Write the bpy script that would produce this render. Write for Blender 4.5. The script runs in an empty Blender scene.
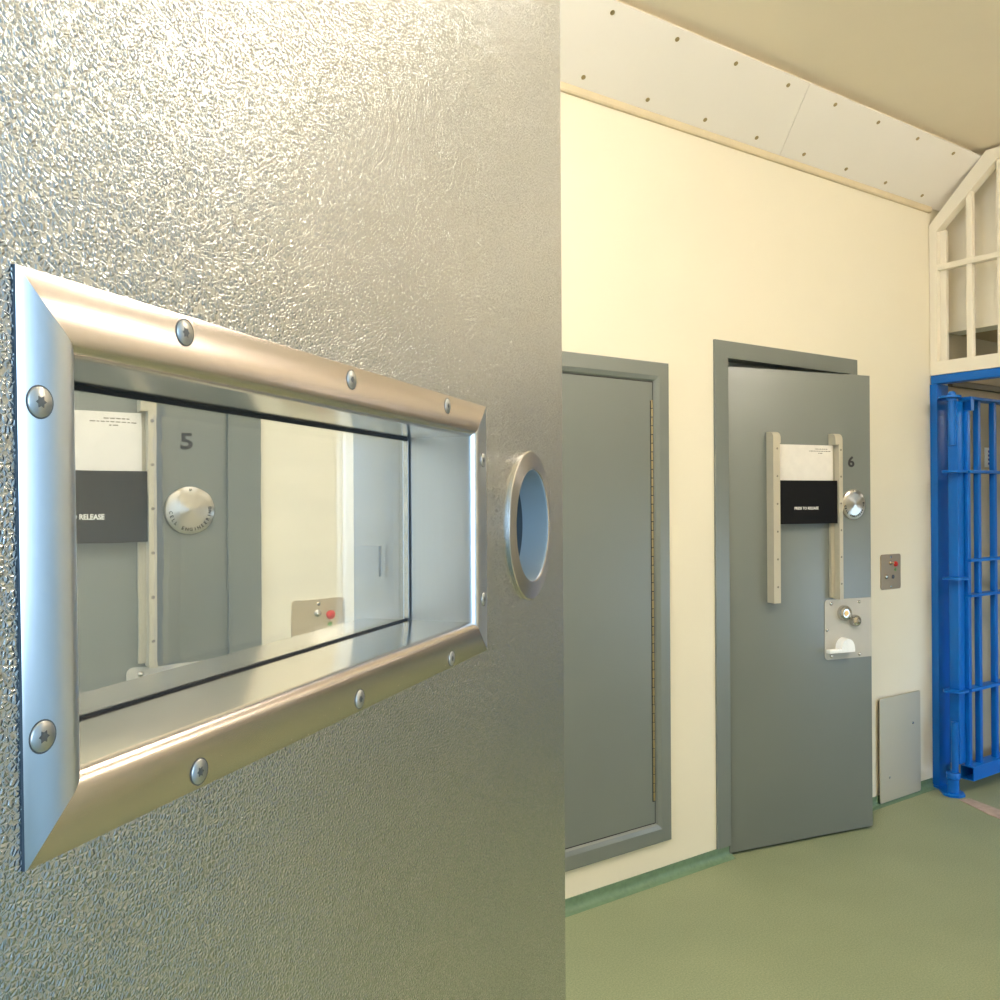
import bpy, bmesh, math, random
from mathutils import Vector, Matrix
PI = math.pi
random.seed(4)
SC = bpy.context.scene
COL = SC.collection
H = 1.46            # eye height
WY = 2.465          # far (cell) wall face
NY = 0.09           # near wall face
CZ = 3.17           # ceiling
PX = 4.362          # barred partition plane
LX, RX = -2.6, 8.6  # corridor ends

# ------------------------------------------------------------------ materials
def new_mat(name):
    m = bpy.data.materials.new(name); m.use_nodes = True
    nt = m.node_tree
    return m, nt, nt.nodes['Principled BSDF']
def coords(nt, scale=None, kind='Object'):
    tc = nt.nodes.new('ShaderNodeTexCoord')
    if scale is None: return tc.outputs[kind]
    mp = nt.nodes.new('ShaderNodeMapping'); mp.inputs['Scale'].default_value = scale
    nt.links.new(tc.outputs[kind], mp.inputs['Vector'])
    return mp.outputs['Vector']
def noise(nt, vec, scale, detail=3, rough=.5):
    n = nt.nodes.new('ShaderNodeTexNoise'); n.inputs['Scale'].default_value = scale
    n.inputs['Detail'].default_value = detail; n.inputs['Roughness'].default_value = rough
    nt.links.new(vec, n.inputs['Vector']); return n.outputs['Fac']
def ramp(nt, fac, a, b, p0=.3, p1=.7):
    r = nt.nodes.new('ShaderNodeValToRGB')
    r.color_ramp.elements[0].position = p0; r.color_ramp.elements[1].position = p1
    r.color_ramp.elements[0].color = (*a, 1); r.color_ramp.elements[1].color = (*b, 1)
    nt.links.new(fac, r.inputs['Fac']); return r.outputs['Color']
def bump(nt, p, height, strength, dist):
    b = nt.nodes.new('ShaderNodeBump'); b.inputs['Strength'].default_value = strength
    b.inputs['Distance'].default_value = dist
    nt.links.new(height, b.inputs['Height']); nt.links.new(b.outputs['Normal'], p.inputs['Normal'])
    return b
def paint(name, col, rough=.5, var=.05, nscale=6, bmp=.0, bscale=120, spec=.5, coat=0):
    m, nt, p = new_mat(name)
    v = coords(nt)
    a = tuple(max(0, c*(1-var)) for c in col); b = tuple(min(1, c*(1+var)) for c in col)
    nt.links.new(ramp(nt, noise(nt, v, nscale), a, b), p.inputs['Base Color'])
    p.inputs['Roughness'].default_value = rough
    p.inputs['Specular IOR Level'].default_value = spec
    if bmp: bump(nt, p, noise(nt, v, bscale, 2), bmp, .001)
    return m
def plain(name, col, rough=.5, metal=0., spec=.5):
    m, nt, p = new_mat(name)
    v = coords(nt)
    nt.links.new(ramp(nt, noise(nt, v, 30), tuple(c*.97 for c in col), tuple(min(1, c*1.03) for c in col)), p.inputs['Base Color'])
    p.inputs['Roughness'].default_value = rough; p.inputs['Metallic'].default_value = metal
    p.inputs['Specular IOR Level'].default_value = spec
    return m
def brushed(name, col, rough, aniso, tangent=None, stretch=(400, 400, 6), bstr=.12, radial=None):
    """Brushed stainless steel: fine streaks along the brushing direction."""
    m, nt, p = new_mat(name)
    v = coords(nt, stretch)
    n = noise(nt, v, 1.0, 3)
    nt.links.new(ramp(nt, n, tuple(c*.992 for c in col), tuple(min(1, c*1.008) for c in col)), p.inputs['Base Color'])
    mr = nt.nodes.new('ShaderNodeMapRange'); mr.inputs['To Min'].default_value = rough*.98; mr.inputs['To Max'].default_value = rough*1.02
    nt.links.new(n, mr.inputs['Value']); nt.links.new(mr.outputs['Result'], p.inputs['Roughness'])
    p.inputs['Metallic'].default_value = 1
    if aniso:
        p.inputs['Anisotropic'].default_value = aniso
        p.inputs['Anisotropic Rotation'].default_value = .25 if radial else 0
        if radial:
            t = nt.nodes.new('ShaderNodeTangent'); t.direction_type = 'RADIAL'; t.axis = radial
            nt.links.new(t.outputs['Tangent'], p.inputs['Tangent'])
        else:
            c = nt.nodes.new('ShaderNodeCombineXYZ')
            for i, k in enumerate('XYZ'): c.inputs[k].default_value = tangent[i]
            tr = nt.nodes.new('ShaderNodeVectorTransform'); tr.vector_type = 'VECTOR'
            tr.convert_from = 'OBJECT'; tr.convert_to = 'WORLD'
            nt.links.new(c.outputs[0], tr.inputs[0]); nt.links.new(tr.outputs[0], p.inputs['Tangent'])
    if bstr: bump(nt, p, n, bstr, .0002)
    return m

M = {}
M['wall'] = paint('cream_wall_paint', (.84, .778, .625), .55, .025, 1.3, .12, 220, .3)
M['ceil'] = paint('ceiling_paint', (.90, .805, .66), .7, .02, 2, 0, 0, .2)
M['cove'] = paint('white_panel', (.89, .85, .80), .5, .01, 3, 0, 0, .3)
M['beyond'] = paint('dimmed_greige_paint', (.42, .35, .245), .55, .06, 1.5, 0, 0, .3)  # greige, painted darker so the wall beyond the gate looks dim
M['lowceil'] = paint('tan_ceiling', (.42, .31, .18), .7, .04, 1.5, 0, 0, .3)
M['skirt'] = paint('green_skirting_vinyl', (.12, .20, .12), .45, .12, 60, 0, 0, .5)
M['grey'] = paint('grey_door_paint', (.150, .168, .156), .38, .03, 2, .1, 300, .8)
M['cream_metal'] = paint('cream_powder_coat', (.47, .43, .33), .4, .02, 10, 0, 0, .5)
M['white_metal'] = paint('off_white_gloss_paint', (.86, .795, .665), .35, .02, 4, 0, 0, .5)
M['blue'] = paint('blue_gloss_paint', (.0008, .122, .49), .36, .06, 5, 0, 0, .35)
M['black'] = plain('black_plastic', (.004, .004, .0045), .6, 0, .15)
M['dark'] = plain('dark_rubber', (.012, .012, .013), .6)
M['notice'] = plain('white_sheet', (.80, .76, .70), .35)
M['ink'] = plain('dark_ink', (.015, .015, .017), .6)
M['fade'] = plain('grey_ink', (.20, .18, .15), .6)
M['whiteink'] = plain('white_ink', (.85, .83, .78), .6)
M['white'] = plain('white_enamel', (.93, .93, .92), .25)
M['red'] = plain('red_lens', (.62, .03, .02), .3)
M['green'] = plain('green_lens', (.12, .28, .06), .35)
M['brass'] = plain('brass', (.62, .33, .10), .35, .9)
M['hinge'] = plain('dull_hinge_metal', (.42, .33, .17), .4, .7)
M['purple'] = plain('purple_ink', (.16, .05, .25), .5)
M['chrome'] = brushed('turned_steel', (.62, .60, .57), .22, 0, stretch=(200, 200, 200), bstr=0)
M['satin'] = brushed('satin_steel', (.70, .61, .46), .55, .2, (0, 0, 1), (500, 500, 5), .08)
M['lockplate'] = paint('silver_grey_plate_finish', (.47, .455, .41), .45, .02, 20, 0, 0, .4)
M['warm_sheen'] = brushed('control_plate_steel', (.46, .34, .22), .36, .3, (1, 0, 0), (6, 500, 500), .08)  # steel plate, its warm reflection painted into the base colour
M['steel_v'] = brushed('brushed_steel_upright', (.68, .69, .69), .28, .5, (1, 0, 0), (1600, 1600, 5), 0)
M['steel_h'] = brushed('brushed_steel_level', (.68, .605, .55), .27, .25, (0, 0, 1), (5, 1600, 1600), 0)
M['steel_j'] = brushed('rolled_steel', (.63, .635, .64), .30, .3, (0, 0, 1), (300, 300, 20), .10)
M['steel_s'] = brushed('polished_steel', (.68, .66, .62), .14, .35, (0, 0, 1), (8, 300, 300), .03)
M['steel_scr'] = brushed('screw_steel', (.62, .62, .61), .34, 0, stretch=(900, 900, 900), bstr=.05)
M['turned'] = brushed('radially_brushed_steel', (.66, .63, .58), .28, .92, radial='Y', stretch=(120, 120, 120), bstr=0)
M['ringface'] = brushed('turned_ring_steel', (.66, .62, .57), .26, .6, radial='Y', stretch=(300, 300, 300), bstr=.05)
M['edge_shade'] = plain('dark_blue_grey_edge_shade', (.05, .075, .10), .6)  # shade along the frame's hinge-side edge, put into the colour
M['threshold'] = paint('worn_pink_strip', (.42, .325, .27), .55, .15, 25, 0, 0, .4)

def textured_steel():
    """stainless sheet rolled with a leather grain"""
    m, nt, p = new_mat('leather_grain_steel')
    tc = coords(nt)
    n1 = nt.nodes.new('ShaderNodeTexNoise'); n1.inputs['Scale'].default_value = 380; n1.inputs['Detail'].default_value = 2
    nt.links.new(tc, n1.inputs['Vector'])
    sub = nt.nodes.new('ShaderNodeVectorMath'); sub.operation = 'SUBTRACT'; sub.inputs[1].default_value = (.5, .5, .5)
    nt.links.new(n1.outputs['Color'], sub.inputs[0])
    sc = nt.nodes.new('ShaderNodeVectorMath'); sc.operation = 'SCALE'; sc.inputs['Scale'].default_value = .0010
    nt.links.new(sub.outputs[0], sc.inputs[0])
    add = nt.nodes.new('ShaderNodeVectorMath'); add.operation = 'ADD'
    nt.links.new(tc, add.inputs[0]); nt.links.new(sc.outputs[0], add.inputs[1])
    vo = nt.nodes.new('ShaderNodeTexVoronoi'); vo.feature = 'DISTANCE_TO_EDGE'; vo.inputs['Scale'].default_value = 610
    nt.links.new(add.outputs[0], vo.inputs['Vector'])
    n2s = nt.nodes.new('ShaderNodeMath'); n2s.operation = 'MULTIPLY'; n2s.inputs[1].default_value = .3; nt.links.new(noise(nt, tc, 160, 3), n2s.inputs[0]); n2 = n2s.outputs[0]
    mul = nt.nodes.new('ShaderNodeMath'); mul.operation = 'MULTIPLY_ADD'; mul.inputs[1].default_value = 1.0
    mre = nt.nodes.new('ShaderNodeMapRange'); mre.interpolation_type = 'SMOOTHSTEP'; mre.inputs['From Max'].default_value = .36
    nt.links.new(vo.outputs['Distance'], mre.inputs['Value']); nt.links.new(mre.outputs['Result'], mul.inputs[0]); nt.links.new(n2, mul.inputs[2])
    bump(nt, p, mul.outputs[0], .6, .00034)
    p.inputs['Base Color'].default_value = (.60, .585, .55, 1)
    nt.links.new(ramp(nt, noise(nt, tc, 7, 4), (.58, .602, .606), (.635, .648, .642)), p.inputs['Base Color'])
    p.inputs['Metallic'].default_value = 1; p.inputs['Roughness'].default_value = .23
    return m
M['grain'] = textured_steel()

def floor_mat():
    m, nt, p = new_mat('green_safety_vinyl')
    v = coords(nt)
    big = ramp(nt, noise(nt, v, 2.2, 3), (.245, .276, .168), (.285, .312, .192))
    spk = noise(nt, v, 190, 3, .65)
    mix = nt.nodes.new('ShaderNodeMix'); mix.data_type = 'RGBA'; mix.blend_type = 'MULTIPLY'
    mix.inputs['Factor'].default_value = 1
    nt.links.new(big, mix.inputs['A'])
    nt.links.new(ramp(nt, spk, (.72, .80, .72), (1.12, 1.10, 1.08), .35, .65), mix.inputs['B'])
    nt.links.new(mix.outputs['Result'], p.inputs['Base Color'])
    p.inputs['Roughness'].default_value = .5
    bump(nt, p, spk, .15, .0005)
    return m
M['floor'] = floor_mat()

def glass_mat():
    m, nt, p = new_mat('hazy_glazing')
    p.inputs['Base Color'].default_value = (.93, .96, .95, 1)
    p.inputs['Roughness'].default_value = 0; p.inputs['IOR'].default_value = 1.5
    p.inputs['Transmission Weight'].default_value = 1
    v = coords(nt, (1.0, 1.0, 6))
    bump(nt, p, noise(nt, v, 9, 2), .04, .002)
    # worn polycarbonate: a thin veil of fine scratches
    d = nt.nodes.new('ShaderNodeBsdfDiffuse'); d.inputs['Color'].default_value = (.62, .60, .55, 1)
    mx = nt.nodes.new('ShaderNodeMixShader')
    sv = coords(nt, (12, 12, 60))
    mr = nt.nodes.new('ShaderNodeMapRange'); mr.inputs['To Min'].default_value = .05; mr.inputs['To Max'].default_value = .12
    nt.links.new(noise(nt, sv, 1, 4), mr.inputs['Value']); nt.links.new(mr.outputs['Result'], mx.inputs['Fac'])
    out = nt.nodes['Material Output']
    nt.links.new(p.outputs[0], mx.inputs[1]); nt.links.new(d.outputs[0], mx.inputs[2]); nt.links.new(mx.outputs[0], out.inputs['Surface'])
    return m
M['glass'] = glass_mat()
def emit(name, col, s):
    m = bpy.data.materials.new(name); m.use_nodes = True; nt = m.node_tree
    nt.nodes.remove(nt.nodes['Principled BSDF'])
    e = nt.nodes.new('ShaderNodeEmission'); e.inputs['Color'].default_value = (*col, 1); e.inputs['Strength'].default_value = s
    nt.links.new(e.outputs[0], nt.nodes['Material Output'].inputs['Surface'])
    return m

# ------------------------------------------------------------------ geometry helpers
def mk(name, bm, mat, parent=None, smooth=False, loc=None, auto=None):
    bmesh.ops.recalc_face_normals(bm, faces=bm.faces[:])
    me = bpy.data.meshes.new(name); bm.to_mesh(me); bm.free()
    if smooth or auto:
        for f in me.polygons: f.use_smooth = True
        if auto: me.set_sharp_from_angle(angle=math.radians(auto))
    o = bpy.data.objects.new(name, me); COL.objects.link(o)
    if mat: me.materials.append(mat)
    if parent: o.parent = parent
    if loc: o.location = loc
    return o
def bx(bm, x0, x1, y0, y1, z0, z1, bev=0, seg=2):
    r = bmesh.ops.create_cube(bm, size=1)
    vs = r['verts']
    for v in vs:
        v.co = Vector(((x0+x1)/2 + v.co.x*(x1-x0), (y0+y1)/2 + v.co.y*(y1-y0), (z0+z1)/2 + v.co.z*(z1-z0)))
    if bev:
        es = list({e for v in vs for e in v.link_edges})
        bmesh.ops.bevel(bm, geom=es, offset=bev, segments=seg, affect='EDGES', profile=.6)
    return bm
def box(name, dims, mat, parent=None, bev=0, seg=2):
    return mk(name, bx(bmesh.new(), *dims, bev, seg), mat, parent, auto=40 if bev else None)
def frame_of(d):
    d = d.normalized(); u = d.orthogonal().normalized(); return u, d.cross(u), d
def cyl(bm, p0, p1, r, seg=20, r1=None):
    p0, p1 = Vector(p0), Vector(p1); u, w, d = frame_of(p1-p0); r1 = r if r1 is None else r1
    A = [bm.verts.new(p0 + (u*math.cos(t)+w*math.sin(t))*r) for t in [2*PI*i/seg for i in range(seg)]]
    B = [bm.verts.new(p1 + (u*math.cos(t)+w*math.sin(t))*r1) for t in [2*PI*i/seg for i in range(seg)]]
    for i in range(seg): bm.faces.new((A[i], A[(i+1) % seg], B[(i+1) % seg], B[i]))
    bm.faces.new(A[::-1]); bm.faces.new(B)
    return bm
def lathe(bm, prof, c, axis=(0, -1, 0), seg=48, close=True):
    """prof: list of (radius, height along axis); c: centre"""
    c = Vector(c); u, w, d = frame_of(Vector(axis)); rings = []
    for r, h in prof:
        if r < 1e-6: rings.append([bm.verts.new(c + d*h)])
        else: rings.append([bm.verts.new(c + d*h + (u*math.cos(2*PI*i/seg)+w*math.sin(2*PI*i/seg))*r) for i in range(seg)])
    for a, b in zip(rings, rings[1:]):
        for i in range(seg):
            j = (i+1) % seg
            if len(a) == 1 and len(b) == 1: continue
            if len(a) == 1: bm.faces.new((a[0], b[j], b[i]))
            elif len(b) == 1: bm.faces.new((a[i], a[j], b[0]))
            else: bm.faces.new((a[i], a[j], b[j], b[i]))
    return bm
def prism(bm, pts, f0, f1):
    """closed polygon pts [(a,b)], f0/f1 map (a,b) to 3D at both ends"""
    A = [bm.verts.new(f0(*q)) for q in pts]; B = [bm.verts.new(f1(*q)) for q in pts]
    n = len(pts)
    for i in range(n): bm.faces.new((A[i], A[(i+1) % n], B[(i+1) % n], B[i]))
    bm.faces.new(A[::-1]); bm.faces.new(B)
    return bm
def round_rect(x0, x1, z0, z1, r, n=6, corners=(1, 1, 1, 1)):
    out = []
    for k, (cx, cz, a0) in enumerate(((x1-r, z1-r, 0), (x0+r, z1-r, 90), (x0+r, z0+r, 180), (x1-r, z0+r, 270))):
        if corners[k]:
            for i in range(n+1):
                a = math.radians(a0 + 90*i/n); out.append((cx + r*math.cos(a), cz + r*math.sin(a)))
        else:
            out.append(((x1, x0, x0, x1)[k], (z1, z1, z0, z0)[k]))
    return out
def plate_xz(name, pts, y0, y1, mat, parent=None):
    bm = prism(bmesh.new(), pts, lambda a, b: (a, y0, b), lambda a, b: (a, y1, b))
    return mk(name, bm, mat, parent)
def text(name, body, size, mat, parent, loc, rot=(PI/2, 0, 0), thick=.0004, off=0., align='CENTER'):
    cu = bpy.data.curves.new(name, 'FONT'); cu.body = body; cu.size = size; cu.extrude = thick; cu.offset = off
    cu.align_x = align; cu.align_y = 'CENTER'; cu.resolution_u = 3
    t = bpy.data.objects.new(name, cu); COL.objects.link(t)
    dg = bpy.context.evaluated_depsgraph_get()
    me = bpy.data.meshes.new_from_object(t.evaluated_get(dg))
    bpy.data.objects.remove(t); bpy.data.curves.remove(cu)
    me.name = name; me.materials.clear(); me.materials.append(mat)
    o = bpy.data.objects.new(name, me); COL.objects.link(o); o.parent = parent
    o.location = loc; o.rotation_euler = rot
    return o
def cut(o, cutters):
    for c in cutters:
        md = o.modifiers.new('cut', 'BOOLEAN'); md.operation = 'DIFFERENCE'; md.object = c; md.solver = 'EXACT'
    dg = bpy.context.evaluated_depsgraph_get()
    me = bpy.data.meshes.new_from_object(o.evaluated_get(dg))
    o.modifiers.clear(); old = o.data; o.data = me; bpy.data.meshes.remove(old)
    for c in cutters: bpy.data.objects.remove(c)
def thing(name, label, cat, loc=(0, 0, 0), rz=0, group=None, kind=None):
    o = bpy.data.objects.new(name, None); COL.objects.link(o)
    o.empty_display_size = .1
    o.location = loc; o.rotation_euler = (0, 0, rz); tag(o, label, cat, group, kind); return o
def tag(o, label, cat, group=None, kind=None):
    o['label'] = label; o['category'] = cat
    if group: o['group'] = group
    if kind: o['kind'] = kind
    return o
def struct(o, label, cat):
    return tag(o, label, cat, None, 'structure')
def dup(o, parent, loc):
    c = o.copy(); COL.objects.link(c); c.parent = parent; c.location = loc
    for ch in o.children:
        g = ch.copy(); COL.objects.link(g); g.parent = c
    return c
def holed(name, x0, x1, z0, z1, holes, y0, y1, mat):
    """wall slab along x with rectangular openings, one mesh"""
    xs = sorted({x0, x1} | {h[0] for h in holes} | {h[1] for h in holes})
    zs = sorted({z0, z1} | {h[2] for h in holes} | {h[3] for h in holes})
    inside = lambda a, b: x0 < a < x1 and z0 < b < z1 and not any(h[0] < a < h[1] and h[2] < b < h[3] for h in holes)
    bm = bmesh.new(); V = {}
    def v(x, y, z):
        k = (round(x, 5), round(y, 5), round(z, 5))
        if k not in V: V[k] = bm.verts.new(k)
        return V[k]
    for i in range(len(xs)-1):
        for j in range(len(zs)-1):
            a, b, c, d = xs[i], xs[i+1], zs[j], zs[j+1]
            ma, mc = (a+b)/2, (c+d)/2
            if not inside(ma, mc): continue
            bm.faces.new((v(a, y0, c), v(b, y0, c), v(b, y0, d), v(a, y0, d)))
            bm.faces.new((v(a, y1, c), v(a, y1, d), v(b, y1, d), v(b, y1, c)))
            if not inside(xs[i-1]+1e-6 if i else a-1, mc): bm.faces.new((v(a, y0, c), v(a, y0, d), v(a, y1, d), v(a, y1, c)))
            if not inside(b+1e-6 if i < len(xs)-2 else b+1, mc): bm.faces.new((v(b, y0, c), v(b, y1, c), v(b, y1, d), v(b, y0, d)))
            if not inside(ma, zs[j]-1e-6 if j else c-1): bm.faces.new((v(a, y0, c), v(a, y1, c), v(b, y1, c), v(b, y0, c)))
            if not inside(ma, d+1e-6 if j < len(zs)-2 else d+1): bm.faces.new((v(a, y0, d), v(b, y0, d), v(b, y1, d), v(a, y1, d)))
    return mk(name, bm, mat)

M['cell'] = paint('cool_bounce_cell_paint', (.55, .61, .645), .55, .02, 2, 0, 0, .3)  # unseen walls tinted blue so the steel door picks up cool reflections
# ------------------------------------------------------------------ room shell
D6 = (2.80, 3.70, 0, 2.08)       # opening of the ajar cell door
D5 = (-.065, .84, 0, 2.08)
DC = (-.185, .625, 0, 2.06)      # doorway the camera stands in
# far wall
struct(holed('wall_far', LX, PX+.17, 0, CZ, [(D5[0], D5[1], -.1, D5[3]), (D6[0], D6[1], -.1, D6[3])], WY, WY+.2, M['wall']),
       'cream painted corridor wall behind the grey cell doors', 'wall')
struct(box('wall_far_beyond', (PX+.17, RX, WY, WY+.2, 0, CZ), M['beyond']), 'greige wall, darkened in colour to look dim, behind the open blue gate', 'wall')
WB = (4.45, 6.2, .25, 1.22)       # added window, out of view, sends cool light onto door six
struct(holed('wall_near', LX, RX, 0, CZ, [(DC[0], DC[1], -.1, DC[3]), WB], NY-.05, NY, M['wall']),
       'cream corridor wall with the doorway the view looks out of', 'wall')
struct(holed('wall_near_inner', -1.6, 2.1, 0, CZ, [(DC[0], DC[1], -.1, DC[3])], NY-.15, NY-.0505, M['cell']),
       'cell side of the wall around the open doorway', 'wall')
WL = (.6, 2.1, .7, 2.5)  # added end window, brings cool daylight in from the left
bmw = bmesh.new()
for d in ((NY-.15, WL[0], 0, CZ), (WL[1], WY+.2, 0, CZ), (WL[0], WL[1], 0, WL[2]), (WL[0], WL[1], WL[3], CZ)):
    bx(bmw, LX-.2, LX, d[0], d[1], d[2], d[3])
struct(mk('wall_left', bmw, M['wall']), 'cream end wall of the corridor around an added daylight window', 'wall')
struct(box('wall_right', (RX, RX+.2, NY-.15, WY+.2, 0, CZ), M['wall']), 'end wall of the passage beyond the blue gate', 'wall')
struct(box('floor', (LX-.2, RX+.2, -3.2, WY+2.2, -.1, 0), M['floor']), 'speckled sage green vinyl corridor floor', 'floor')
struct(box('ceiling', (LX-.2, RX+.2, -3.2, WY+2.2, CZ, CZ+.15), M['ceil']), 'tan painted corridor ceiling', 'ceiling')
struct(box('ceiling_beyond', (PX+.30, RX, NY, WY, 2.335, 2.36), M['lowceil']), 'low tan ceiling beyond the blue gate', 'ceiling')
struct(box('wall_bulkhead', (PX+.173, PX+.298, NY, WY, 2.335, CZ), M['white_metal']), 'pale bulkhead seen behind the white barred panel', 'wall')
# the cell the camera stands in
struct(holed('wall_cell_back', -1.4, 1.9, 0, CZ, [(-1.0, 1.7, .9, 2.7)], -3.2, -3.0, M['cell']), 'back wall of the open cell with its window', 'wall')
struct(box('wall_cell_left', (-1.6, -1.4, -3.2, NY-.15, 0, CZ), M['cell']), 'left wall of the open cell', 'wall')
struct(box('wall_cell_right', (1.9, 2.1, -3.2, NY-.15, 0, CZ), M['cell']), 'right wall of the open cell', 'wall')
# the cell behind the ajar door and behind door five
struct(box('wall_cell_rear', (LX, PX+.2, WY+2.0, WY+2.2, 0, CZ), M['wall']), 'back wall of the cells behind the grey doors', 'wall')
struct(box('wall_cell_divider', (1.9, 2.1, WY+.2, WY+2.0, 0, CZ), M['wall']), 'wall between the two cells behind the grey doors', 'wall')
struct(box('wall_cell_end', (PX+.2, PX+.4, WY+.2, WY+2.2, 0, CZ), M['wall']), 'end wall of the cell behind the ajar grey door', 'wall')
struct(box('wall_cell_start', (LX-.2, LX, WY+.2, WY+2.2, 0, CZ), M['wall']), 'end wall of the cell behind door five', 'wall')

# coved vinyl skirting
def skirting(name, x0, x1, wy, sgn, label):
    r = .026; pts = [(0, .047), (.0035, .047)]
    for i in range(7):
        a = PI/2*i/6
        pts.append((.0035 + r*(1-math.cos(a)), .0012 + r*(1-math.sin(a))))
    pts.append((.0035+r+.002, 0)); pts.append((0, 0))
    bm = prism(bmesh.new(), pts, lambda a, b: (x0, wy+sgn*a, b), lambda a, b: (x1, wy+sgn*a, b))
    struct(mk(name, bm, M['skirt'], auto=50), label, 'skirting')
skirting('baseboard_middle', .94, 2.835, WY, -1, 'green coved skirting between door five and the ajar door')
skirting('baseboard_corner', 3.735, 4.358, WY, -1, 'green coved skirting between the ajar door and the blue gate')
skirting('baseboard_start', LX, -.16, WY, -1, 'green coved skirting before door five')
skirting('baseboard_near', .64, 4.358, NY, 1, 'green coved skirting along the near wall')

# cove panels between wall and ceiling
A0 = Vector((0, 2.4642, 2.963)); B0 = Vector((0, 2.203, 3.1425)); NC = Vector((0, -(B0.z-A0.z), -(A0.y-B0.y))).normalized()
def cove_pt(x, t, h=0): return Vector((x, 0, 0)) + A0.lerp(B0, t) + NC*h
scr_lo = [-.15, .15, .46, .77, 1.10, 1.41, 1.72, 2.034, 2.349, 2.663, 2.974]; scr_hi = [-.18, .12, .44, .75, 1.07, 1.38, 1.69, 2.001, 2.309, 2.621, 2.930]
lo2 = [3.289, 3.596, 3.908, 4.225]; hi2 = [3.237, 3.546, 3.855, 4.161]
def cove(name, lab, xa, xb, xc, xd, los, his):
    # corners: (xa low, xb low) (xc top, xd top)
    t = thing(name, lab, 'ceiling panel', cove_pt((xa+xb)/2, 0))
    off = t.location
    bm = bmesh.new(); q = [(xa, 0), (xb, 0), (xd, 1), (xc, 1)]
    V0 = [bm.verts.new(cove_pt(x, s, 0)-off) for x, s in q]; V1 = [bm.verts.new(cove_pt(x, s, .010)-off) for x, s in q]
    for i in range(4): bm.faces.new((V0[i], V0[(i+1) % 4], V1[(i+1) % 4], V1[i]))
    bm.faces.new(V0[::-1]); bm.faces.new(V1)
    mk('board', bm, M['cove'], t)
    first = None
    for x, s in [(x, .150) for x in los] + [(x, .888) for x in his]:
        if first is None:
            bm = cyl(bmesh.new(), (0, 0, 0), NC*.0025, .0085, 12); first = mk('screw', bm, M['hinge'], t, loc=cove_pt(x, s, .010)-off)
        else: dup(first, t, cove_pt(x, s, .010)-off)
    return t
cove('cove_panel', 'long white sloping board above the cell doors, left of the joint', LX+.01, 3.166, LX+.01, 3.027, scr_lo, scr_hi)
cove('cove_panel', 'shorter white sloping board between the joint and the barred partition', 3.169, 4.462, 3.030, 4.375, lo2, hi2)
# timber batten below the boards, and the fill behind them
bm = bmesh.new()
prism(bm, [(WY, 2.930), (WY-.012, 2.930), (WY-.016, 2.936), (WY-.016, 2.958), (WY, 2.962)], lambda a, b: (LX, a, b), lambda a, b: (4.366, a, b))
struct(mk('trim_1', bm, paint('tan_trim', (.68, .58, .40), .5, .04, 12)), 'tan edge strip under the white sloping boards', 'trim')
bm = bmesh.new()
prism(bm, [(WY, 2.966), (2.4635, 2.966), (2.235, 3.122), (2.235, CZ), (WY, CZ)], lambda a, b: (LX, a, b), lambda a, b: (4.345, a, b))
struct(mk('trim_2', bm, M['wall']), 'fill behind the white sloping boards', 'trim')

# ------------------------------------------------------------------ grey steel door frames
def door_frame(name, x0, x1, top, ox0, ox1, otop, label, base=.0475):
    """architrave + rebated lining of a cell door, one fixed frame"""
    t = thing(name, label, 'door frame', (x0, WY, 0), kind='structure')
    y1 = -.010
    bm = bmesh.new()
    for (a, b, c, d) in ((x0, ox0, base, top), (ox1, x1, base, top), (ox0, ox1, otop, top)):
        bx(bm, a-x0, b-x0, y1, .0, c, d)
    mk('architrave', bm, M['grey'], t)
    bm = bmesh.new()      # lining with a stop
    for (a, b, c, d) in ((ox0, ox0+.006, 0, otop), (ox1-.006, ox1, 0, otop), (ox0+.006, ox1-.006, otop-.006, otop)):
        bx(bm, a-x0, b-x0, y1+.001, .19, c, d)
    for (a, b, c, d) in ((ox0+.006, ox0+.028, 0, otop-.006), (ox1-.028, ox1-.006, 0, otop-.006), (ox0+.028, ox1-.028, otop-.028, otop-.006)):
        bx(bm, a-x0, b-x0, .056, .10, c, d)
    mk('lining', bm, M['grey'], t)
    return t
door_frame('door_frame', 2.752, 3.726, 2.122, 2.826, 3.668, 2.058, 'grey steel frame around the ajar cell door marked 6')
door_frame('door_frame', -.155, .858, 2.122, -.058, .771, 2.058, 'grey steel frame around the cell door marked 5')
# hide the frame-to-wall joint: openings are wider than the lining, filled by packers behind the architrave
for (a, b, o0, o1, tp, n) in ((D6[0], D6[1], 2.826, 3.668, D6[3], 'trim_3'), (D5[0], D5[1], -.058, .771, D5[3], 'trim_4')):
    bm = bmesh.new()
    for q in ((a, o0, 0, tp), (o1, b, 0, tp), (o0, o1, 2.058, tp)):
        if q[1]-q[0] > .001: bx(bm, q[0], q[1], WY+.0, WY+.2, q[2], q[3])
    struct(mk(n, bm, M['grey']), 'grey packing strip behind the frame of the ajar door' if n == 'trim_3' else 'grey packing strip behind the frame of door five', 'trim')

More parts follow.
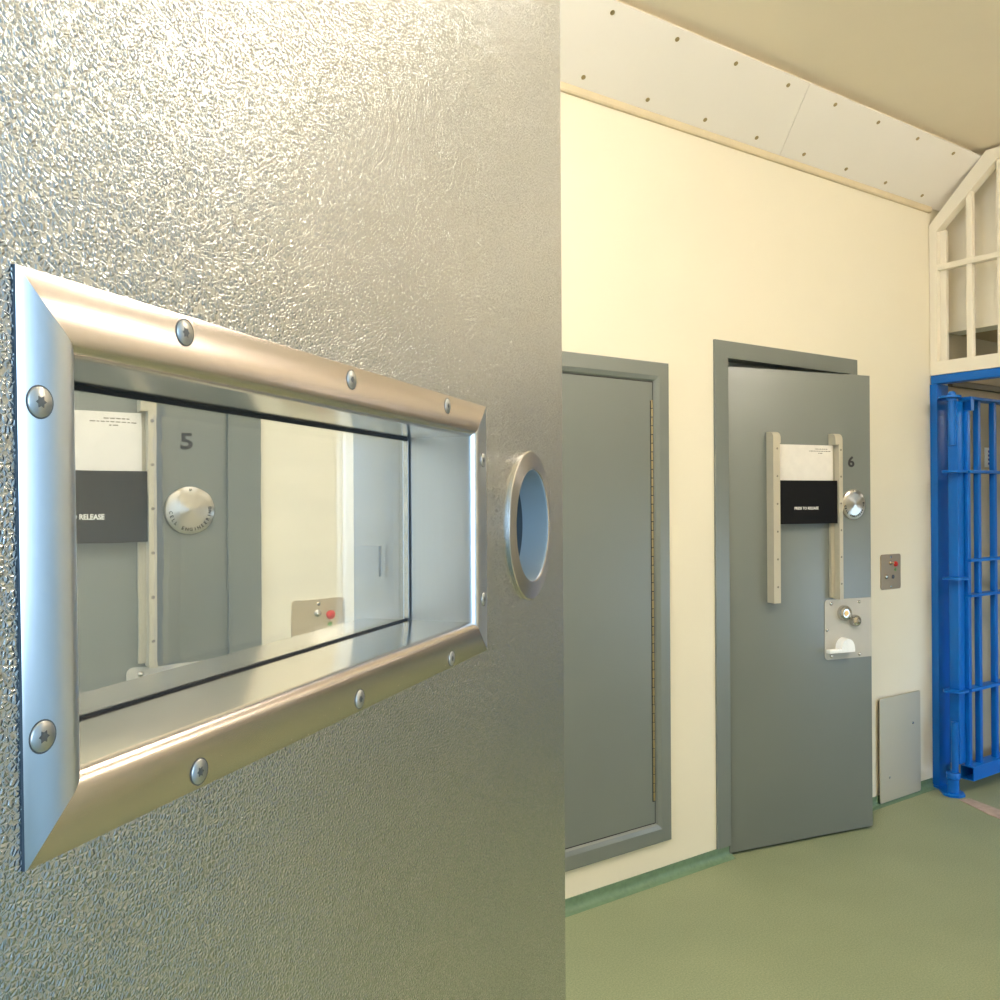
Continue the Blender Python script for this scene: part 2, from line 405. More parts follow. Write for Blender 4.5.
# ------------------------------------------------------------------ cell doors
DW, DT0, DT1 = .782, .010, 2.020      # leaf width, bottom, top
def screw_head(parent, c, r, axis, mat=None, name='screw', h=.0012):
    bm = lathe(bmesh.new(), [(r, 0), (r, h*.6), (r*.8, h), (0, h*1.1)], (0, 0, 0), axis, 14)
    return mk(name, bm, mat or M['chrome'], parent, smooth=True, loc=c)
LETTERS = 'CELL ENGINEERING'
def outer_hardware(t, y, s, number=None, shutter=True, lock=True, rails=((.201, .221, .240), (.576, .541, .537))):
    """fittings on the corridor side. X(d): distance from the free edge; s: outward direction along local y"""
    X = lambda d: DW - d
    Y = lambda p: y + s*p
    # two hatch rails
    for (o0, o1, i1) in rails:
        pts = [(.0, 1.034)] + [(.043, 1.034)] + [(.043, 1.728)] + \
              [(.043-.025+.025*math.cos(a), 1.728+.025*math.sin(a)) for a in [PI/2*i/6 for i in range(1, 7)]] + [(0, 1.753)]
        bm = prism(bmesh.new(), pts, lambda p, z: (X(o0), Y(p), z), lambda p, z: (X(o1), Y(p), z))
        bx(bm, min(X(o1), X(i1)), max(X(o1), X(i1)), min(Y(0), Y(.012)), max(Y(0), Y(.012)), 1.04, 1.705)
        cap = [(0, 1.705), (.043, 1.705)] + [(.043-.025+.025*math.cos(a), 1.728+.025*math.sin(a)) for a in [PI/2*i/6 for i in range(0, 7)]] + [(0, 1.753)]
        prism(bm, cap, lambda p, z: (X(o1), Y(p), z), lambda p, z: (X(i1), Y(p), z))
        rail = mk('hatch_rail', bm, M['cream_metal'], t, auto=35)
        first = None
        xm = X((o0+o1)/2) if o0 < .3 else X(o0-.021)
        for k in range(6):
            c = (xm, Y(.043), 1.682 - .116*k)
            if first is None: first = screw_head(rail, c, .0045, (0, s, 0), M['fade'])
            else: dup(first, rail, c)
    if shutter:
        def pl(name, d0, d1, z0, z1, p0, p1, mat):
            return box(name, (X(d1), X(d0), min(Y(p0), Y(p1)), max(Y(p0), Y(p1)), z0, z1), mat, t)
        w = pl('notice_plate', .232, .556, 1.52, 1.702, .0125, .017, M['notice'])
        # small print, too fine to read: three lines of short dashes
        bm = bmesh.new()
        for ln, (z, d0, d1) in enumerate(((1.685, .262, .330), (1.676, .245, .362), (1.667, .290, .312))):
            d = d0
            while d < d1 - .003:
                L = min(random.uniform(.006, .014), d1-d)
                bx(bm, X(d+L), X(d), min(Y(.017), Y(.0173)), max(Y(.017), Y(.0173)), z-.0016, z+.0016); d += L + .003
        mk('small_print', bm, M['fade'], w)
        b = pl('hatch_shutter', .2215, .5555, 1.364, 1.549, .024, .032, M['black'])
        text('lettering', 'PRESS TO RELEASE', .0158, M['whiteink'], b, (X(.392), Y(.0322), 1.430), off=.0005)
    if number:
        text('door_number', number, .064, M['ink'], t, (X(.112), Y(.0006), 1.631), off=.0016).scale = (1.22, 1, 1)
    # domed spyhole cover
    bm = lathe(bmesh.new(), [(.066, 0), (.066, .008), (.0645, .0095), (.045, .0122), (.020, .0152), (.003, .017), (0, .0171)], (0, 0, 0), (0, s, 0), 72)
    cov = mk('spyhole_cover', bm, M['turned'], t, auto=50, loc=(X(.106), Y(0), 1.4455))
    screw_head(cov, (0, s*.0075, .058), .0042, (0, s, 0), M['chrome'], 'stud', .006)
    if number == '5' or number == '6':
        n = len(LETTERS)
        for i, ch in enumerate(LETTERS):
            if ch == ' ': continue
            a = math.radians(-172 + 178*i/(n-1))
            g = text('lettering', ch, .0125, M['ink'], cov, (.053*math.cos(a), s*.0122, .053*math.sin(a)), rot=(PI/2, -(a+PI/2), 0), thick=.0008, off=.0003)
    if lock:
        pts = round_rect(X(.269), X(.004), .768, 1.030, .018, 6, (0, 1, 1, 0))
        lp = plate_xz('lock_plate', pts, Y(0), Y(.003), M['lockplate'], t)
        for d, z in ((.235, 1.012), (.075, 1.014), (.258, .898), (.235, .784), (.075, .782)):
            screw_head(lp, (X(d), Y(.003), z), .0075, (0, s, 0), M['chrome'], 'screw', .004)
        bm = lathe(bmesh.new(), [(.034, 0), (.034, .012), (.030, .020), (.020, .024), (.018, .020), (0, .020)], (0, 0, 0), (0, s, 0), 36)
        c = mk('lock_cylinder', bm, M['chrome'], lp, auto=40, loc=(X(.166), Y(.003), .969))
        bm = bmesh.new(); bx(bm, -.002, .002, *sorted((s*.0205, s*.0225)), -.009, .009); cyl(bm, (0, s*.0203, 0), (0, s*.022, 0), .012, 20)
        mk('keyway', bm, M['brass'], lp, loc=(X(.166), Y(.003), .969))
        bm = lathe(bmesh.new(), [(.026, 0), (.026, .012), (.022, .022), (.012, .026), (.0105, .012), (0, .012)], (0, 0, 0), (0, s, 0), 36)
        mk('release_knob', bm, M['chrome'], lp, auto=40, loc=(X(.106), Y(.003), .933))
        # white D-shaped handle cover with a short lever
        pts = [(-.052, -.020), (-.052, .0)] + [(-.008+.045*math.cos(a), -.008+.054*math.sin(a)) for a in [PI-.2 - (PI-.35)*i/10 for i in range(11)]] + [(.047, -.012), (.040, -.020)]
        pts = [(-.045, -.020), (-.045, .002)] + [(.0 + .045*math.cos(a), .002+.050*math.sin(a)) for a in [PI*(1-i/10) for i in range(1, 10)]] + [(.047, -.006), (.047, -.020)]
        bm = prism(bmesh.new(), pts, lambda a, b: (a, 0, b), lambda a, b: (a*.94, s*.036, b*.94))
        bx(bm, -.120, -.04, *sorted((s*.012, s*.036)), -.020, .0, .004)
        mk('handle', bm, M['white'], lp, auto=40, loc=(X(.172), Y(.003), .818)).scale = (.86, 1, .86)
def grey_door(label, hx, ang, number):
    t = thing('cell_door', label, 'door', (hx, WY+.003, 0), math.radians(ang), kind='thing')
    bm = bx(bmesh.new(), 0, DW, 0, .046, DT0, DT1, .002)
    bm2 = None
    mk('door_leaf', bm, M['grey'], t, auto=40)
    outer_hardware(t, 0, -1, number)
    bm = bmesh.new()
    for z in (.25, 1.05, 1.80): cyl(bm, (.004, -.002, z), (.004, -.002, z+.1), .0065, 14)
    return t
grey_door('grey cell door marked 6, standing ajar', 2.830, -11.8, '6')
grey_door('closed grey cell door marked 5, seen through the viewing window', -.0145, 0, '5')

# ------------------------------------------------------------------ foreground door (open, inner side)
ca, sa = .8001, .5999
HS = -.085                                   # hinge, measured along the leaf from the foot of the camera's perpendicular
DN = .1812                                   # inner face distance
t = thing('cell_door', 'open steel cell door with leather grain face and wide viewing window', 'door',
          (ca*HS - sa*DN, sa*HS + ca*DN, 0), math.atan2(sa, ca), kind='thing')
FG = t
lx = lambda s: s - HS
WX0, WX1, WZ0, WZ1 = lx(.1655), lx(.508), 1.370, 1.519       # outer edge of the window frame
INS = .0195
leaf = box('door_leaf', (0, DW, 0, .050, DT0, DT1), None, t)
SPX, SPZ = lx(.602), 1.444
c1 = box('c1', (WX0+.012, WX1-.012, -.05, .1, WZ0+.012, WZ1-.012), None)
c2 = mk('c2', cyl(bmesh.new(), (SPX, -.05, SPZ), (SPX, .1, SPZ), .0405, 48), None)
c1.parent = t; c2.parent = t
bpy.context.view_layer.update()
cut(leaf, [c1, c2])
leaf.data.materials.clear(); leaf.data.materials.append(M['grain'])
leaf['label'] = 'stainless steel sheet with a rolled leather grain'
# window frame: four mitred members swept from one folded profile (u inward, v toward viewer)
R = .0052
prof = [(0, 0), (0, .0008), (.0005, .0012)] + \
       [(INS-R + R*math.sin(a), .0012-R + R*math.cos(a)) for a in [PI/2*i/8 for i in range(9)]] + [(INS, -.041)]
SKW = lambda z: .0022*(WZ1-z)/(WZ1-WZ0) + .0002      # the frame sits a touch out of square at the hinge side
ring = lambda u, v: [(WX0+u*1.06+SKW(WZ0+u), -v, WZ0+u), (WX1-u, -v, WZ0+u), (WX1-u, -v, WZ1-u), (WX0+u*1.06+SKW(WZ1-u), -v, WZ1-u)]
DEEP = -.0768
for side in range(4):                        # 0 sill, 1 right, 2 head, 3 left
    bm = bmesh.new()
    pr = list(prof)
    if side == 0: pr = pr[:-1] + [(INS, DEEP)]
    else: pr = pr[:-1] + [(INS, -.0495)]
    rows = []
    for (u, v) in pr:
        q = ring(u, v); a, b = q[side], q[(side+1) % 4]
        rows.append((bm.verts.new(a), bm.verts.new(b)))
    for (a, b), (c, d) in zip(rows, rows[1:]): bm.faces.new((a, b, d, c))
    # back of the sheet (2 mm)
    back = []
    for (u, v) in pr[3:]:
        q = ring(max(u-.002, .001), min(v-.002, -.0002) if v > -.002 else v); back.append((bm.verts.new(q[side]), bm.verts.new(q[(side+1) % 4])))
    for (a, b), (c, d) in zip(back, back[1:]): bm.faces.new((a, c, d, b))
    a, b = rows[-1]; c, d = back[-1]; bm.faces.new((a, b, d, c))
    nm = ('window_sill_member', 'window_jamb_member', 'window_head_member', 'window_hinge_member')[side]
    fm = mk('window_frame_member', bm, M['steel_v'] if side in (1, 3) else M['steel_h'], t, auto=50)
    # reveal polished brighter than the face
    fm.data.materials.append(M['steel_j'] if side in (1, 3) else M['steel_s'])
    for f in fm.data.polygons:
        if abs(f.normal.y) < .2 and abs(f.center.y) > .004: f.material_index = 1
    fm.data.materials.append(M['edge_shade'])
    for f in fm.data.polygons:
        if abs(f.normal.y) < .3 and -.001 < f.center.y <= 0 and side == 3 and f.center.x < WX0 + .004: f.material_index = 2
    # countersunk screws with star recess
    pos = {0: [(.234, 1.3755), (.342, 1.3755), (.449, 1.3750)], 2: [(.228, 1.5135), (.336, 1.5130), (.445, 1.5130)],
           3: [(.1725, 1.486), (.1730, 1.402)], 1: [(.5015, 1.486), (.5015, 1.402)]}[side]
    sc0 = None
    for (s_, z_) in pos:
        loc = (lx(s_), -.0012, z_)
        if sc0: dup(sc0, fm, loc); continue
        bm = lathe(bmesh.new(), [(.0039, -.0002), (.0039, .0002), (.0036, .00045), (0, .00055)], (0, 0, 0), (0, -1, 0), 28)
        sc0 = mk('screw', bm, M['steel_scr'], fm, smooth=True, loc=loc)
    first = sc0
    # dark countersink ring and star recess belong to each screw
    scs = [o for o in fm.children]
    bm = bmesh.new(); lathe(bm, [(.0043, .00005), (.0043, .00012), (.0039, .00012), (.0039, .00005)], (0, 0, 0), (0, -1, 0), 28)
    star = []
    for i in range(12):
        a = PI*i/6; r = .0017 if i % 2 == 0 else .00105
        star.append((r*math.cos(a), r*math.sin(a)))
    prism(bm, star, lambda a, b: (a, -.0003, b), lambda a, b: (a, -.00062, b))
    me_owner = None
    for s_o in scs:                          # joined into the screw's own mesh as a second material
        pass
    tmp = bpy.data.meshes.new('tmp'); bm.to_mesh(tmp); bm.free()
    base = bmesh.new(); base.from_mesh(first.data); nb = len(base.faces); base.from_mesh(tmp)
    base.faces.ensure_lookup_table()
    for f in base.faces[nb:]: f.material_index = 1; f.smooth = False
    base.to_mesh(first.data); base.free(); bpy.data.meshes.remove(tmp)
    first.data.materials.append(plain('recess_shadow_metal', (.16, .17, .18), .4, .8))
# glazing and gaskets
GY = .0455 - .0012
bm = bx(bmesh.new(), WX0+INS-.004, WX1-INS+.0008-.0008, GY, GY+.0055, WZ0+INS+.0004, WZ1-INS+.006)
gl = mk('window_pane', bm, M['glass'], t); gl['label'] = 'hazy scratched clear pane'
bm = bmesh.new()
x0, x1, z0, z1 = WX0+INS, WX1-INS, WZ0+INS, WZ1-INS
bx(bm, x0, x1, GY-.0012, GY-.0001, z0+.0001, z0+.0010); bx(bm, x0, x1, GY-.0016, GY-.0001, z1-.0016, z1-.0001)
bx(bm, x1-.0016, x1-.0002, GY-.0013, GY-.0001, z0+.001, z1-.0016)
mk('gasket', bm, M['dark'], t)
box('glazing_bead', (x1-.0028, x1-.0017, GY-.0030, GY-.0001, z0+.001, z1-.0016), M['chrome'], t)
# spyhole: ring, tube, dark lens
bm = lathe(bmesh.new(), [(.0527, 0), (.0527, .0018), (.0521, .0023), (.0408, .0034), (.0396, .0030), (.0392, .0020), (.0392, -.0175)], (0, 0, 0), (0, -1, 0), 96)
rg = mk('spyhole_ring', bm, M['ringface'], t, auto=12, loc=(SPX, 0, SPZ))
rg.data.materials.append(paint('pale_satin_lining', (.33, .39, .42), .35, .02, 5, 0, 0, .6))
for f in rg.data.polygons:
    c = f.center
    if math.hypot(c.x, c.z) < .0398: f.material_index = 1
bm = lathe(bmesh.new(), [(0, -.0172), (.0405, -.0172), (.0405, -.045), (0, -.045)], (0, 0, 0), (0, -1, 0), 64)
mk('spyhole_lens', bm, plain('dark_lens', (.006, .012, .016), .08), t, loc=(SPX, 0, SPZ))
# corridor-side fittings, seen through the pane: flanking rails
re_ = DW - (WX1 - INS)
outer_hardware(t, .050, 1, None, shutter=False, lock=False, rails=((re_-.039, re_-.019, re_), (re_+.340, re_+.320, re_+.308)))
rl = [o for o in t.children if o.name.startswith('hatch_rail')][0]
box('catch', (WX1-INS-.004, WX1-INS-.0003, .064, .080, 1.4155, 1.434), M['cream_metal'], rl)

# ------------------------------------------------------------------ service hatch in the wall
t = thing('service_hatch', 'tall plain grey service hatch set above the skirting', 'hatch', (1.45, WY, .15))
X0, X1, Z1 = 0, 1.034, 1.849
fw = .074
pf = [(0, 0), (0, .013), (.004, .016), (fw-.022, .016), (fw-.006, .010), (fw, .004), (fw, 0)]   # bevelled frame
rng = lambda u, v: [(X0+u, -v, 0+u), (X1-u, -v, 0+u), (X1-u, -v, Z1-u), (X0+u, -v, Z1-u)]
bm = bmesh.new(); rows = [[bm.verts.new(q) for q in rng(u, v)] for (u, v) in pf]
for a, b in zip(rows, rows[1:]):
    for i in range(4): bm.faces.new((a[i], a[(i+1) % 4], b[(i+1) % 4], b[i]))
mk('frame', bm, M['grey'], t)
dr = box('door_leaf', (fw+.004, X1-fw-.004, -.003, .0, fw+.004, Z1-fw-.004), M['grey'], t)
box('backing', (fw-.002, X1-fw+.002, -.0022, -.0002, fw-.002, Z1-fw+.002), M['dark'], t)
bm = bmesh.new()
z = .165; k = 0
while z < 1.70:
    cyl(bm, (X1-fw-.0105, -.006, z), (X1-fw-.0105, -.006, z+.030), .0040 if k % 2 == 0 else .0034, 10); z += .0335; k += 1
mk('piano_hinge', bm, M['hinge'], t, auto=40)
box('hinge_leaf', (X1-fw-.0165, X1-fw-.0055, -.0045, -.003, .16, 1.70), M['dark'], t)

# ------------------------------------------------------------------ wall plates
def control_panel(label, x, loc_z, mat, grp):
    t = thing('control_panel', label, 'control panel', (x, WY, loc_z), group=grp)
    plate_xz('plate', round_rect(0, .168, 0, .170, .013), -.0005, -.004, mat, t)
    c0 = None
    for (a, b) in ((.084, .156), (.084, .013)): screw_head(t, (a, -.004, b), .0055, (0, -1, 0), M['chrome'], 'screw', .002)
    bm = lathe(bmesh.new(), [(.011, 0), (.011, .004), (.007, .007), (.007, .016), (.005, .018), (0, .018)], (0, 0, 0), (0, -1, 0), 20)
    mk('push_button', bm, M['chrome'], t, auto=40, loc=(.080, -.004, .128))
    bm = lathe(bmesh.new(), [(.013, 0), (.013, .005), (.009, .010), (0, .012)], (0, 0, 0), (0, -1, 0), 20)
    mk('red_indicator', bm, M['red'], t, auto=40, loc=(.122, -.004, .121))
    bm = lathe(bmesh.new(), [(.007, 0), (.007, .002), (0, .003)], (0, 0, 0), (0, -1, 0), 16)
    mk('green_indicator', bm, M['green'], t, auto=40, loc=(.120, -.004, .094))
    bm = lathe(bmesh.new(), [(.011, 0), (.011, .004), (.006, .008), (0, .008)], (0, 0, 0), (0, -1, 0), 20)
    mk('key_switch', bm, M['chrome'], t, auto=40, loc=(.042, -.004, .062))
    bm = lathe(bmesh.new(), [(.010, 0), (.010, .003), (.004, .004), (0, .004)], (0, 0, 0), (0, -1, 0), 20)
    mk('socket', bm, plain('socket_steel', (.12, .12, .13), .4, .6), t, auto=40, loc=(.100, -.004, .060))
G = 'control panels beside the cell doors'
control_panel('small steel control plate, warm sheen in its colour, with red light beside the ajar door marked 6', 3.915, 1.030, M['warm_sheen'], G)
control_panel('grey steel control plate with red light seen through the viewing window', .949, 1.008, M['satin'], G)

t = thing('access_plate', 'plain satin steel cover plate low on the wall beside the blue gate', 'cover plate', (3.875, WY, .012))
plate_xz('plate', round_rect(0, .349, 0, .500, .010), -.014, -.018, M['satin'], t)
box('spacer', (.012, .337, -.014, -.004, .045, .488), M['dark'], t)
screw_head(t, (.281, -.018, .347), .0065, (0, -1, 0), M['chrome']); screw_head(t, (.078, -.018, .114), .0065, (0, -1, 0), M['chrome'])

# ------------------------------------------------------------------ barred partition
BL, WH = M['blue'], M['white_metal']
t = thing('gate_frame', 'fixed blue steel gate frame in the corner under the white barred panel', 'gate frame', (PX, 2.445, 0))
o = t.location
def P(name, d, mat, bev=.003, par=None):
    return box(name, (d[0]-o.x, d[1]-o.x, d[2]-o.y, d[3]-o.y, d[4]-o.z, d[5]-o.z), mat, par or t, bev)
P('post', (PX, PX+.108, 2.427, 2.4645, .012, 2.0525), BL)
P('beam', (PX, PX+.06, .10, 2.459, 2.053, 2.0965), BL)
P('far_post', (PX, PX+.06, .10, .14, .012, 2.0525), BL)
# rounded foot plate joining post and pivot socket
pts = [(PX-.012, 2.459), (PX-.012, 2.43), (4.275, 2.36), (4.268, 2.325), (4.29, 2.290), (4.335, 2.283), (4.37, 2.31), (PX+.06, 2.40), (PX+.06, 2.459)]
mk('foot_plate', prism(bmesh.new(), [(a-o.x, b-o.y) for a, b in pts], lambda a, b: (a, b, .001), lambda a, b: (a, b, .012)), BL, t)
bm = lathe(bmesh.new(), [(0, .012), (.027, .012), (.027, .080), (.033, .086), (.033, .108), (.029, .114), (0, .114)], (4.320-o.x, 2.335-o.y, 0), (0, 0, 1), 28)
mk('pivot_socket', bm, BL, t, auto=40)
for i, (z, th) in enumerate(((1.970, .010),)):
    pts = [(PX+.005, 2.4265), (4.29, 2.375), (4.283, 2.335), (4.30, 2.300), (4.335, 2.290), (4.372, 2.305), (4.40, 2.36), (PX+.055, 2.4265)]
    mk('hinge_plate', prism(bmesh.new(), [(a-o.x, b-o.y) for a, b in pts], lambda a, b: (a, b, z), lambda a, b: (a, b, z+th)), BL, t)
bm = lathe(bmesh.new(), [(0, 1.980), (.020, 1.980), (.020, 1.992), (.012, 2.002), (0, 2.004)], (4.332-o.x, 2.335-o.y, 0), (0, 0, 1), 20)
mk('pin_head', bm, BL, t, auto=40)

t = thing('barred_gate', 'blue steel barred gate standing open against the wall beyond', 'gate', (4.332, 2.335, 0))
o = t.location
P('hinge_stile', (4.345, 4.405, 2.315, 2.365, .150, 1.955), BL, .006)
bm = bmesh.new(); cyl(bm, (0, 0, 1.735), (0, 0, 1.955), .0165, 20); cyl(bm, (0, 0, 1.955), (0, 0, 1.968), .024, 20); mk('hinge_sleeve', bm, BL, t, auto=40)
bm = bmesh.new(); cyl(bm, (-.004, -.005, .1155), (-.004, -.005, .362), .0165, 20); mk('hinge_sleeve', bm, BL, t, auto=40)
def tube(name, z0, z1, y0=2.279, y1=2.345, xa=4.408, xb=5.36, w=.004):
    bm = bmesh.new(); Q = lambda ins: [(y0+ins-o.y, z0+ins), (y1-ins-o.y, z0+ins), (y1-ins-o.y, z1-ins), (y0+ins-o.y, z1-ins)]
    L = {}
    for kx, x in (('a', xa-o.x), ('b', xb-o.x)):
        for ki, ins in (('o', 0), ('i', w)): L[kx+ki] = [bm.verts.new((x, y, z)) for y, z in Q(ins)]
    for i in range(4):
        j = (i+1) % 4
        bm.faces.new((L['ao'][i], L['ao'][j], L['bo'][j], L['bo'][i])); bm.faces.new((L['ai'][i], L['bi'][i], L['bi'][j], L['ai'][j]))
        bm.faces.new((L['ao'][i], L['ai'][i], L['ai'][j], L['ao'][j])); bm.faces.new((L['bo'][i], L['bo'][j], L['bi'][j], L['bi'][i]))
    return mk(name, bm, BL, t)
P('top_rail', (4.408, 5.36, 2.279, 2.345, 1.963, 1.977), BL, .002); tube('end_stub', 1.908, 1.9625, xb=4.436); P('end_plate', (4.430, 4.4355, 2.2832, 2.3408, 1.9122, 1.9583), BL, 0); tube('bottom_rail', .066, .134)
bars_x = [4.424, 4.527, 4.686, 4.845, 5.004, 5.163, 5.322]
for i, x in enumerate(bars_x):
    P('bar', (x-.0135, x+.0135, 2.299, 2.326, .134, 1.963 if x > 4.45 else 1.908), BL, .003)
for z, xa in ((1.604, 4.29), (1.160, 4.408), (.984, 4.408), (.514, 4.29)):
    bm = bmesh.new()
    xs = [xa] + [b for b in bars_x]
    bx(bm, 4.408-o.x, 5.345-o.x, 2.283-o.y, 2.342-o.y, z-.007, z+.007, .002)
    mk('cross_rail', bm, BL, t)
for z in (1.604, 1.072, .514):
    pts = round_rect(4.292-o.x, 4.407-o.x, 2.286-o.y, 2.380-o.y, .03, 5)
    mk('hinge_collar', prism(bmesh.new(), pts, lambda a, b: (a, b, z-.006), lambda a, b: (a, b, z+.006)), BL, t)
# welds: bright nubs on the bottom rail
t = thing('barred_screen', 'off-white barred screen with slanted corner above the blue gate', 'barred screen', (PX, 2.45, 2.098))
o = t.location
YF, YN = 2.462, .12
def beam_poly(name, pts, dep=.055, x=PX):
    bm = prism(bmesh.new(), pts, lambda a, b: (x-o.x, a-o.y, b-o.z), lambda a, b: (x+dep-o.x, a-o.y, b-o.z))
    return mk(name, bm, WH, t)
w = .038
k = (3.155-2.872)/(2.455-2.170)     # slope of the slanted corner
beam_poly('stile', [(YF, 2.098), (YF, 2.866), (YF-w, 2.866+w*.95), (YF-w, 2.098)])
beam_poly('bottom_rail', [(YF-w, 2.0985), (YF-w, 2.166), (YN+w, 2.166), (YN+w, 2.0985)])
d0 = .078
beam_poly('slanted_rail', [(YF, 2.8665), (2.176, 3.155), (2.130, 3.155), (2.160-.03, 3.095), (YF-w, 2.866+w*.95-.075), (YF-w, 2.866+w*.95)])
beam_poly('top_rail', [(2.1295, 3.155), (YN, 3.155), (YN, 3.10), (2.1295, 3.10)])
beam_poly('stile', [(YN, 2.098), (YN+w, 2.098), (YN+w, 3.0995), (YN, 3.0995)])
ys = [2.2665 - .148*i for i in range(14)]
for y in ys:
    ztop = min(3.10, 2.866 + (YF - y)*k - .075 + .01)
    P('bar', (PX+.012, PX+.042, y-.0145, y+.0145, 2.166, ztop), WH, .002)
P('cross_rail', (PX+.006, PX+.050, YN+w, YF-w, 2.628, 2.657), WH, .002)
# recess lip inside the stile
P('inner_stile', (PX+.030, PX+.055, YF-w-.032, YF-w, 2.166, 2.83), WH, .002)

# worn strip on the floor under the gate line
bm = bmesh.new()
cl = [(4.300, 2.27), (4.268, 2.18), (4.225, 2.07), (4.19, 1.95), (4.165, 1.8), (4.15, 1.6), (4.145, 1.2), (4.145, .7), (4.145, .16)]
L = []
for i, (x, y) in enumerate(cl):
    a = Vector(cl[max(0, i-1)]); b = Vector(cl[min(len(cl)-1, i+1)]); d = (b-a).normalized(); n = Vector((d.y, -d.x))
    wd = .030 + .020*min(1, i/2)
    L.append([bm.verts.new((x+n.x*sg*wd, y+n.y*sg*wd, zz)) for sg, zz in ((1, .0003), (1, .003), (-1, .003), (-1, .0003))])
for a, b in zip(L, L[1:]):
    for i in range(4): bm.faces.new((a[i], a[(i+1) % 4], b[(i+1) % 4], b[i]))
bm.faces.new(L[0][::-1]); bm.faces.new(L[-1])
tag(mk('threshold_strip', bm, M['threshold']), 'worn pinkish strip on the floor at the foot of the blue gate', 'floor strip')

# wall beyond: conduit and a small notice
struct(box('wall_conduit', (PX+.175, RX, WY-.025, WY, 2.055, 2.088), plain('brown_conduit', (.10, .085, .05), .5), None, .004),
    'thin brown conduit running along the wall beyond the gate', 'trim')
t = thing('wall_label', 'small white label on the wall behind the gate bars', 'label', (4.93, WY, 1.64))
box('backing', (-.03, .03, -.004, -.001, 0, .108), M['notice'], t)
bm = bmesh.new()
for i in range(4): bx(bm, .004, .022, -.0046, -.004, .015+.022*i, .027+.022*i)
mk('marking', bm, M['purple'], t)

# ------------------------------------------------------------------ lights
def batten(x0, x1, y0, y1, label, col, s):
    t = thing('ceiling_or_fill_light', label, 'ceiling light', ((x0+x1)/2, (y0+y1)/2, CZ if x0 < 5 else 2.335), group='corridor ceiling lights and added fill lamps')
    w, d = (x1-x0)/2, (y1-y0)/2
    bm = bmesh.new(); bx(bm, -w+.01, w-.01, -d+.015, d-.015, -.022, -.001, .004)
    mk('housing', bm, M['white_metal'], t)
    bm = bmesh.new(); bx(bm, -w, w, -d, d, -.105, -.0225, .02, 3)
    mk('diffuser', bm, emit('lamp_glow', col, s), t, auto=50)
batten(2.85, 4.1, .20, .30, 'long ceiling light whose glare shows on the steel door', (1, .93, .84), 46)
batten(-1.1, .2, 1.0, 1.22, 'added fill lamp over the corridor before door five', (1, .93, .83), 34)  # added lamp, unseen, brightens the left stretch
batten(.7, 1.8, 1.05, 1.25, 'added fill lamp over the middle of the corridor close to the doorway', (1, .93, .84), 30)  # added out-of-view lamp, lifts the far wall and ceiling
batten(6.2, 7.0, 1.1, 1.3, 'added fill lamp of the passage beyond the blue gate', (1, .93, .83), 14)  # added dim lamp so the passage reflects brighter in the steel

def portal(loc, rot, sx, sy):
    l = bpy.data.lights.new('window_daylight', 'AREA'); l.shape = 'RECTANGLE'; l.size = sx; l.size_y = sy
    l.cycles.is_portal = True
    o = bpy.data.objects.new('window_daylight', l); COL.objects.link(o); o.location = loc; o.rotation_euler = rot
def window(n, label, x0, x1, y, z0, z1, yd):
    t = thing(n, label, 'window', ((x0+x1)/2, y, z0), kind='structure')
    w, h = (x1-x0)/2, z1-z0
    bm = bmesh.new()
    for d in ((-w, -w+.05, 0, h), (w-.05, w, 0, h), (-w+.05, w-.05, 0, .05), (-w+.05, w-.05, h-.05, h), (-.02, .02, .05, h-.05)):
        bx(bm, d[0], d[1], -.03, .03, d[2], d[3])
    mk('window_frame', bm, M['white_metal'], t)
    return t
window('window_1', 'daylight window of the open cell', -1.0, 1.7, -3.1, .9, 2.7, 1)
window('fill_window_2', 'added low window for cool fill from the passage beyond the gate', WB[0], WB[1], NY-.075, WB[2], WB[3], 1)
t = window('fill_window_3', 'added daylight window at the corridor end', WL[0], WL[1], 0, WL[2], WL[3], 1)
t.location = (LX-.1, (WL[0]+WL[1])/2, WL[2]); t.rotation_euler = (0, 0, PI/2)
portal((.35, -3.15, 1.8), (PI/2, 0, 0), 2.7, 1.8)
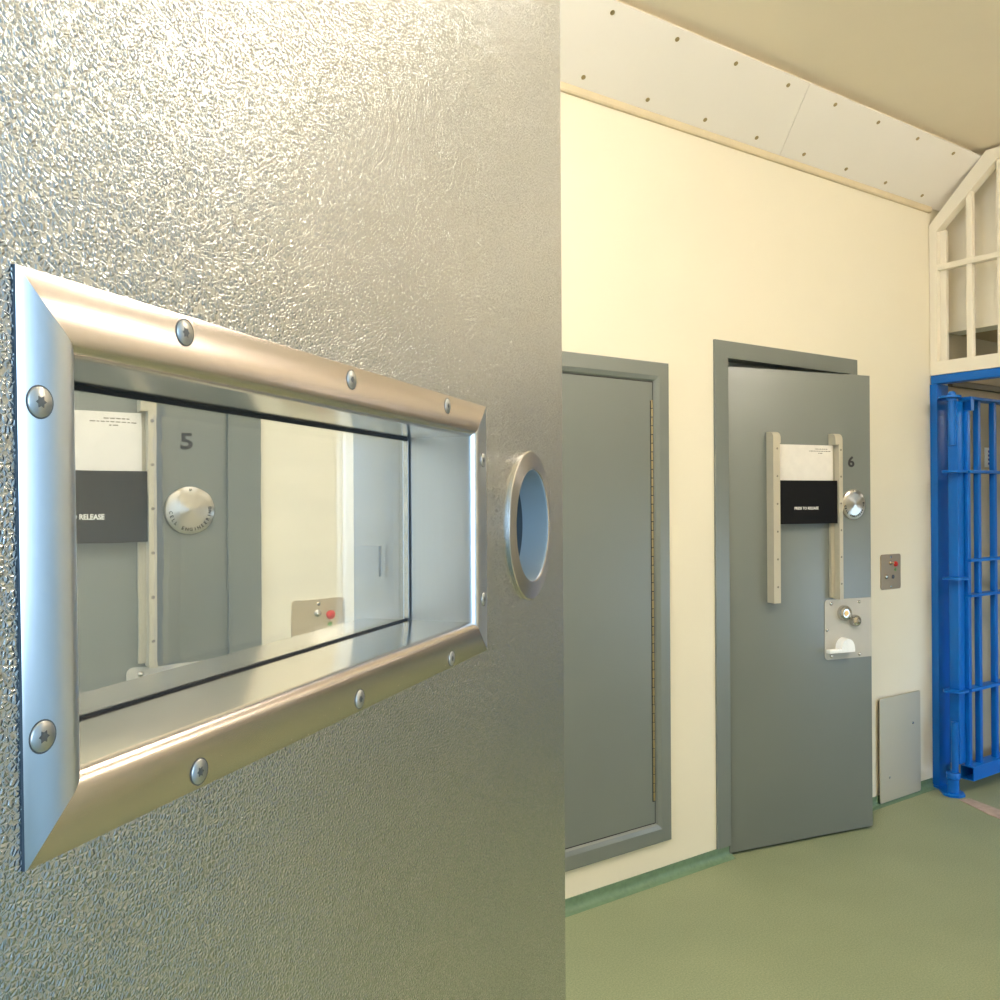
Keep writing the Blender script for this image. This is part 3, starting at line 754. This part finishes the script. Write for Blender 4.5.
portal(((WB[0]+WB[1])/2, NY-.14, (WB[2]+WB[3])/2), (PI/2, 0, 0), WB[1]-WB[0], WB[3]-WB[2])
portal((LX-.18, (WL[0]+WL[1])/2, (WL[2]+WL[3])/2), (PI/2, 0, -PI/2), WL[1]-WL[0], WL[3]-WL[2])
wd = bpy.data.worlds.new('sky'); SC.world = wd; wd.use_nodes = True
nt = wd.node_tree; bg = nt.nodes['Background']
tc = nt.nodes.new('ShaderNodeTexCoord'); sx = nt.nodes.new('ShaderNodeSeparateXYZ')
nt.links.new(tc.outputs['Generated'], sx.inputs[0])
mr = nt.nodes.new('ShaderNodeMapRange'); mr.inputs['From Min'].default_value = -.4; mr.inputs['From Max'].default_value = .8
nt.links.new(sx.outputs['Z'], mr.inputs['Value'])
nt.links.new(ramp(nt, mr.outputs['Result'], (.42, .55, .68), (.42, .66, 1.0), 0, 1), bg.inputs['Color'])
bg.inputs['Strength'].default_value = 10

# ------------------------------------------------------------------ camera
cam = bpy.data.cameras.new('camera'); co = bpy.data.objects.new('camera', cam); COL.objects.link(co)
yaw, pitch, roll = math.radians(55.5108), math.radians(.19703), math.radians(-.32258)
f = Vector((math.cos(yaw)*math.cos(pitch), math.sin(yaw)*math.cos(pitch), math.sin(pitch)))
r = Vector((math.sin(yaw), -math.cos(yaw), 0)); u = r.cross(f)
r2 = r*math.cos(roll) + u*math.sin(roll); u2 = -r*math.sin(roll) + u*math.cos(roll)
mt = Matrix((r2, u2, -f)).transposed().to_4x4(); mt.translation = (0, 0, H)
co.matrix_world = mt
cam.sensor_width = 36; cam.lens = 36*.88095; cam.clip_start = .01
SC.camera = co
SC.view_settings.view_transform = 'Standard'; SC.view_settings.look = 'None'
SC.view_settings.gamma = 1; SC.view_settings.use_curve_mapping = False
SC.view_settings.exposure = .02
cy = SC.cycles
cy.use_denoising = True; cy.max_bounces = 12; cy.diffuse_bounces = 5; cy.glossy_bounces = 6; cy.transmission_bounces = 8
cy.sample_clamp_indirect = 6; cy.caustics_reflective = True; cy.caustics_refractive = False; cy.use_light_tree = True
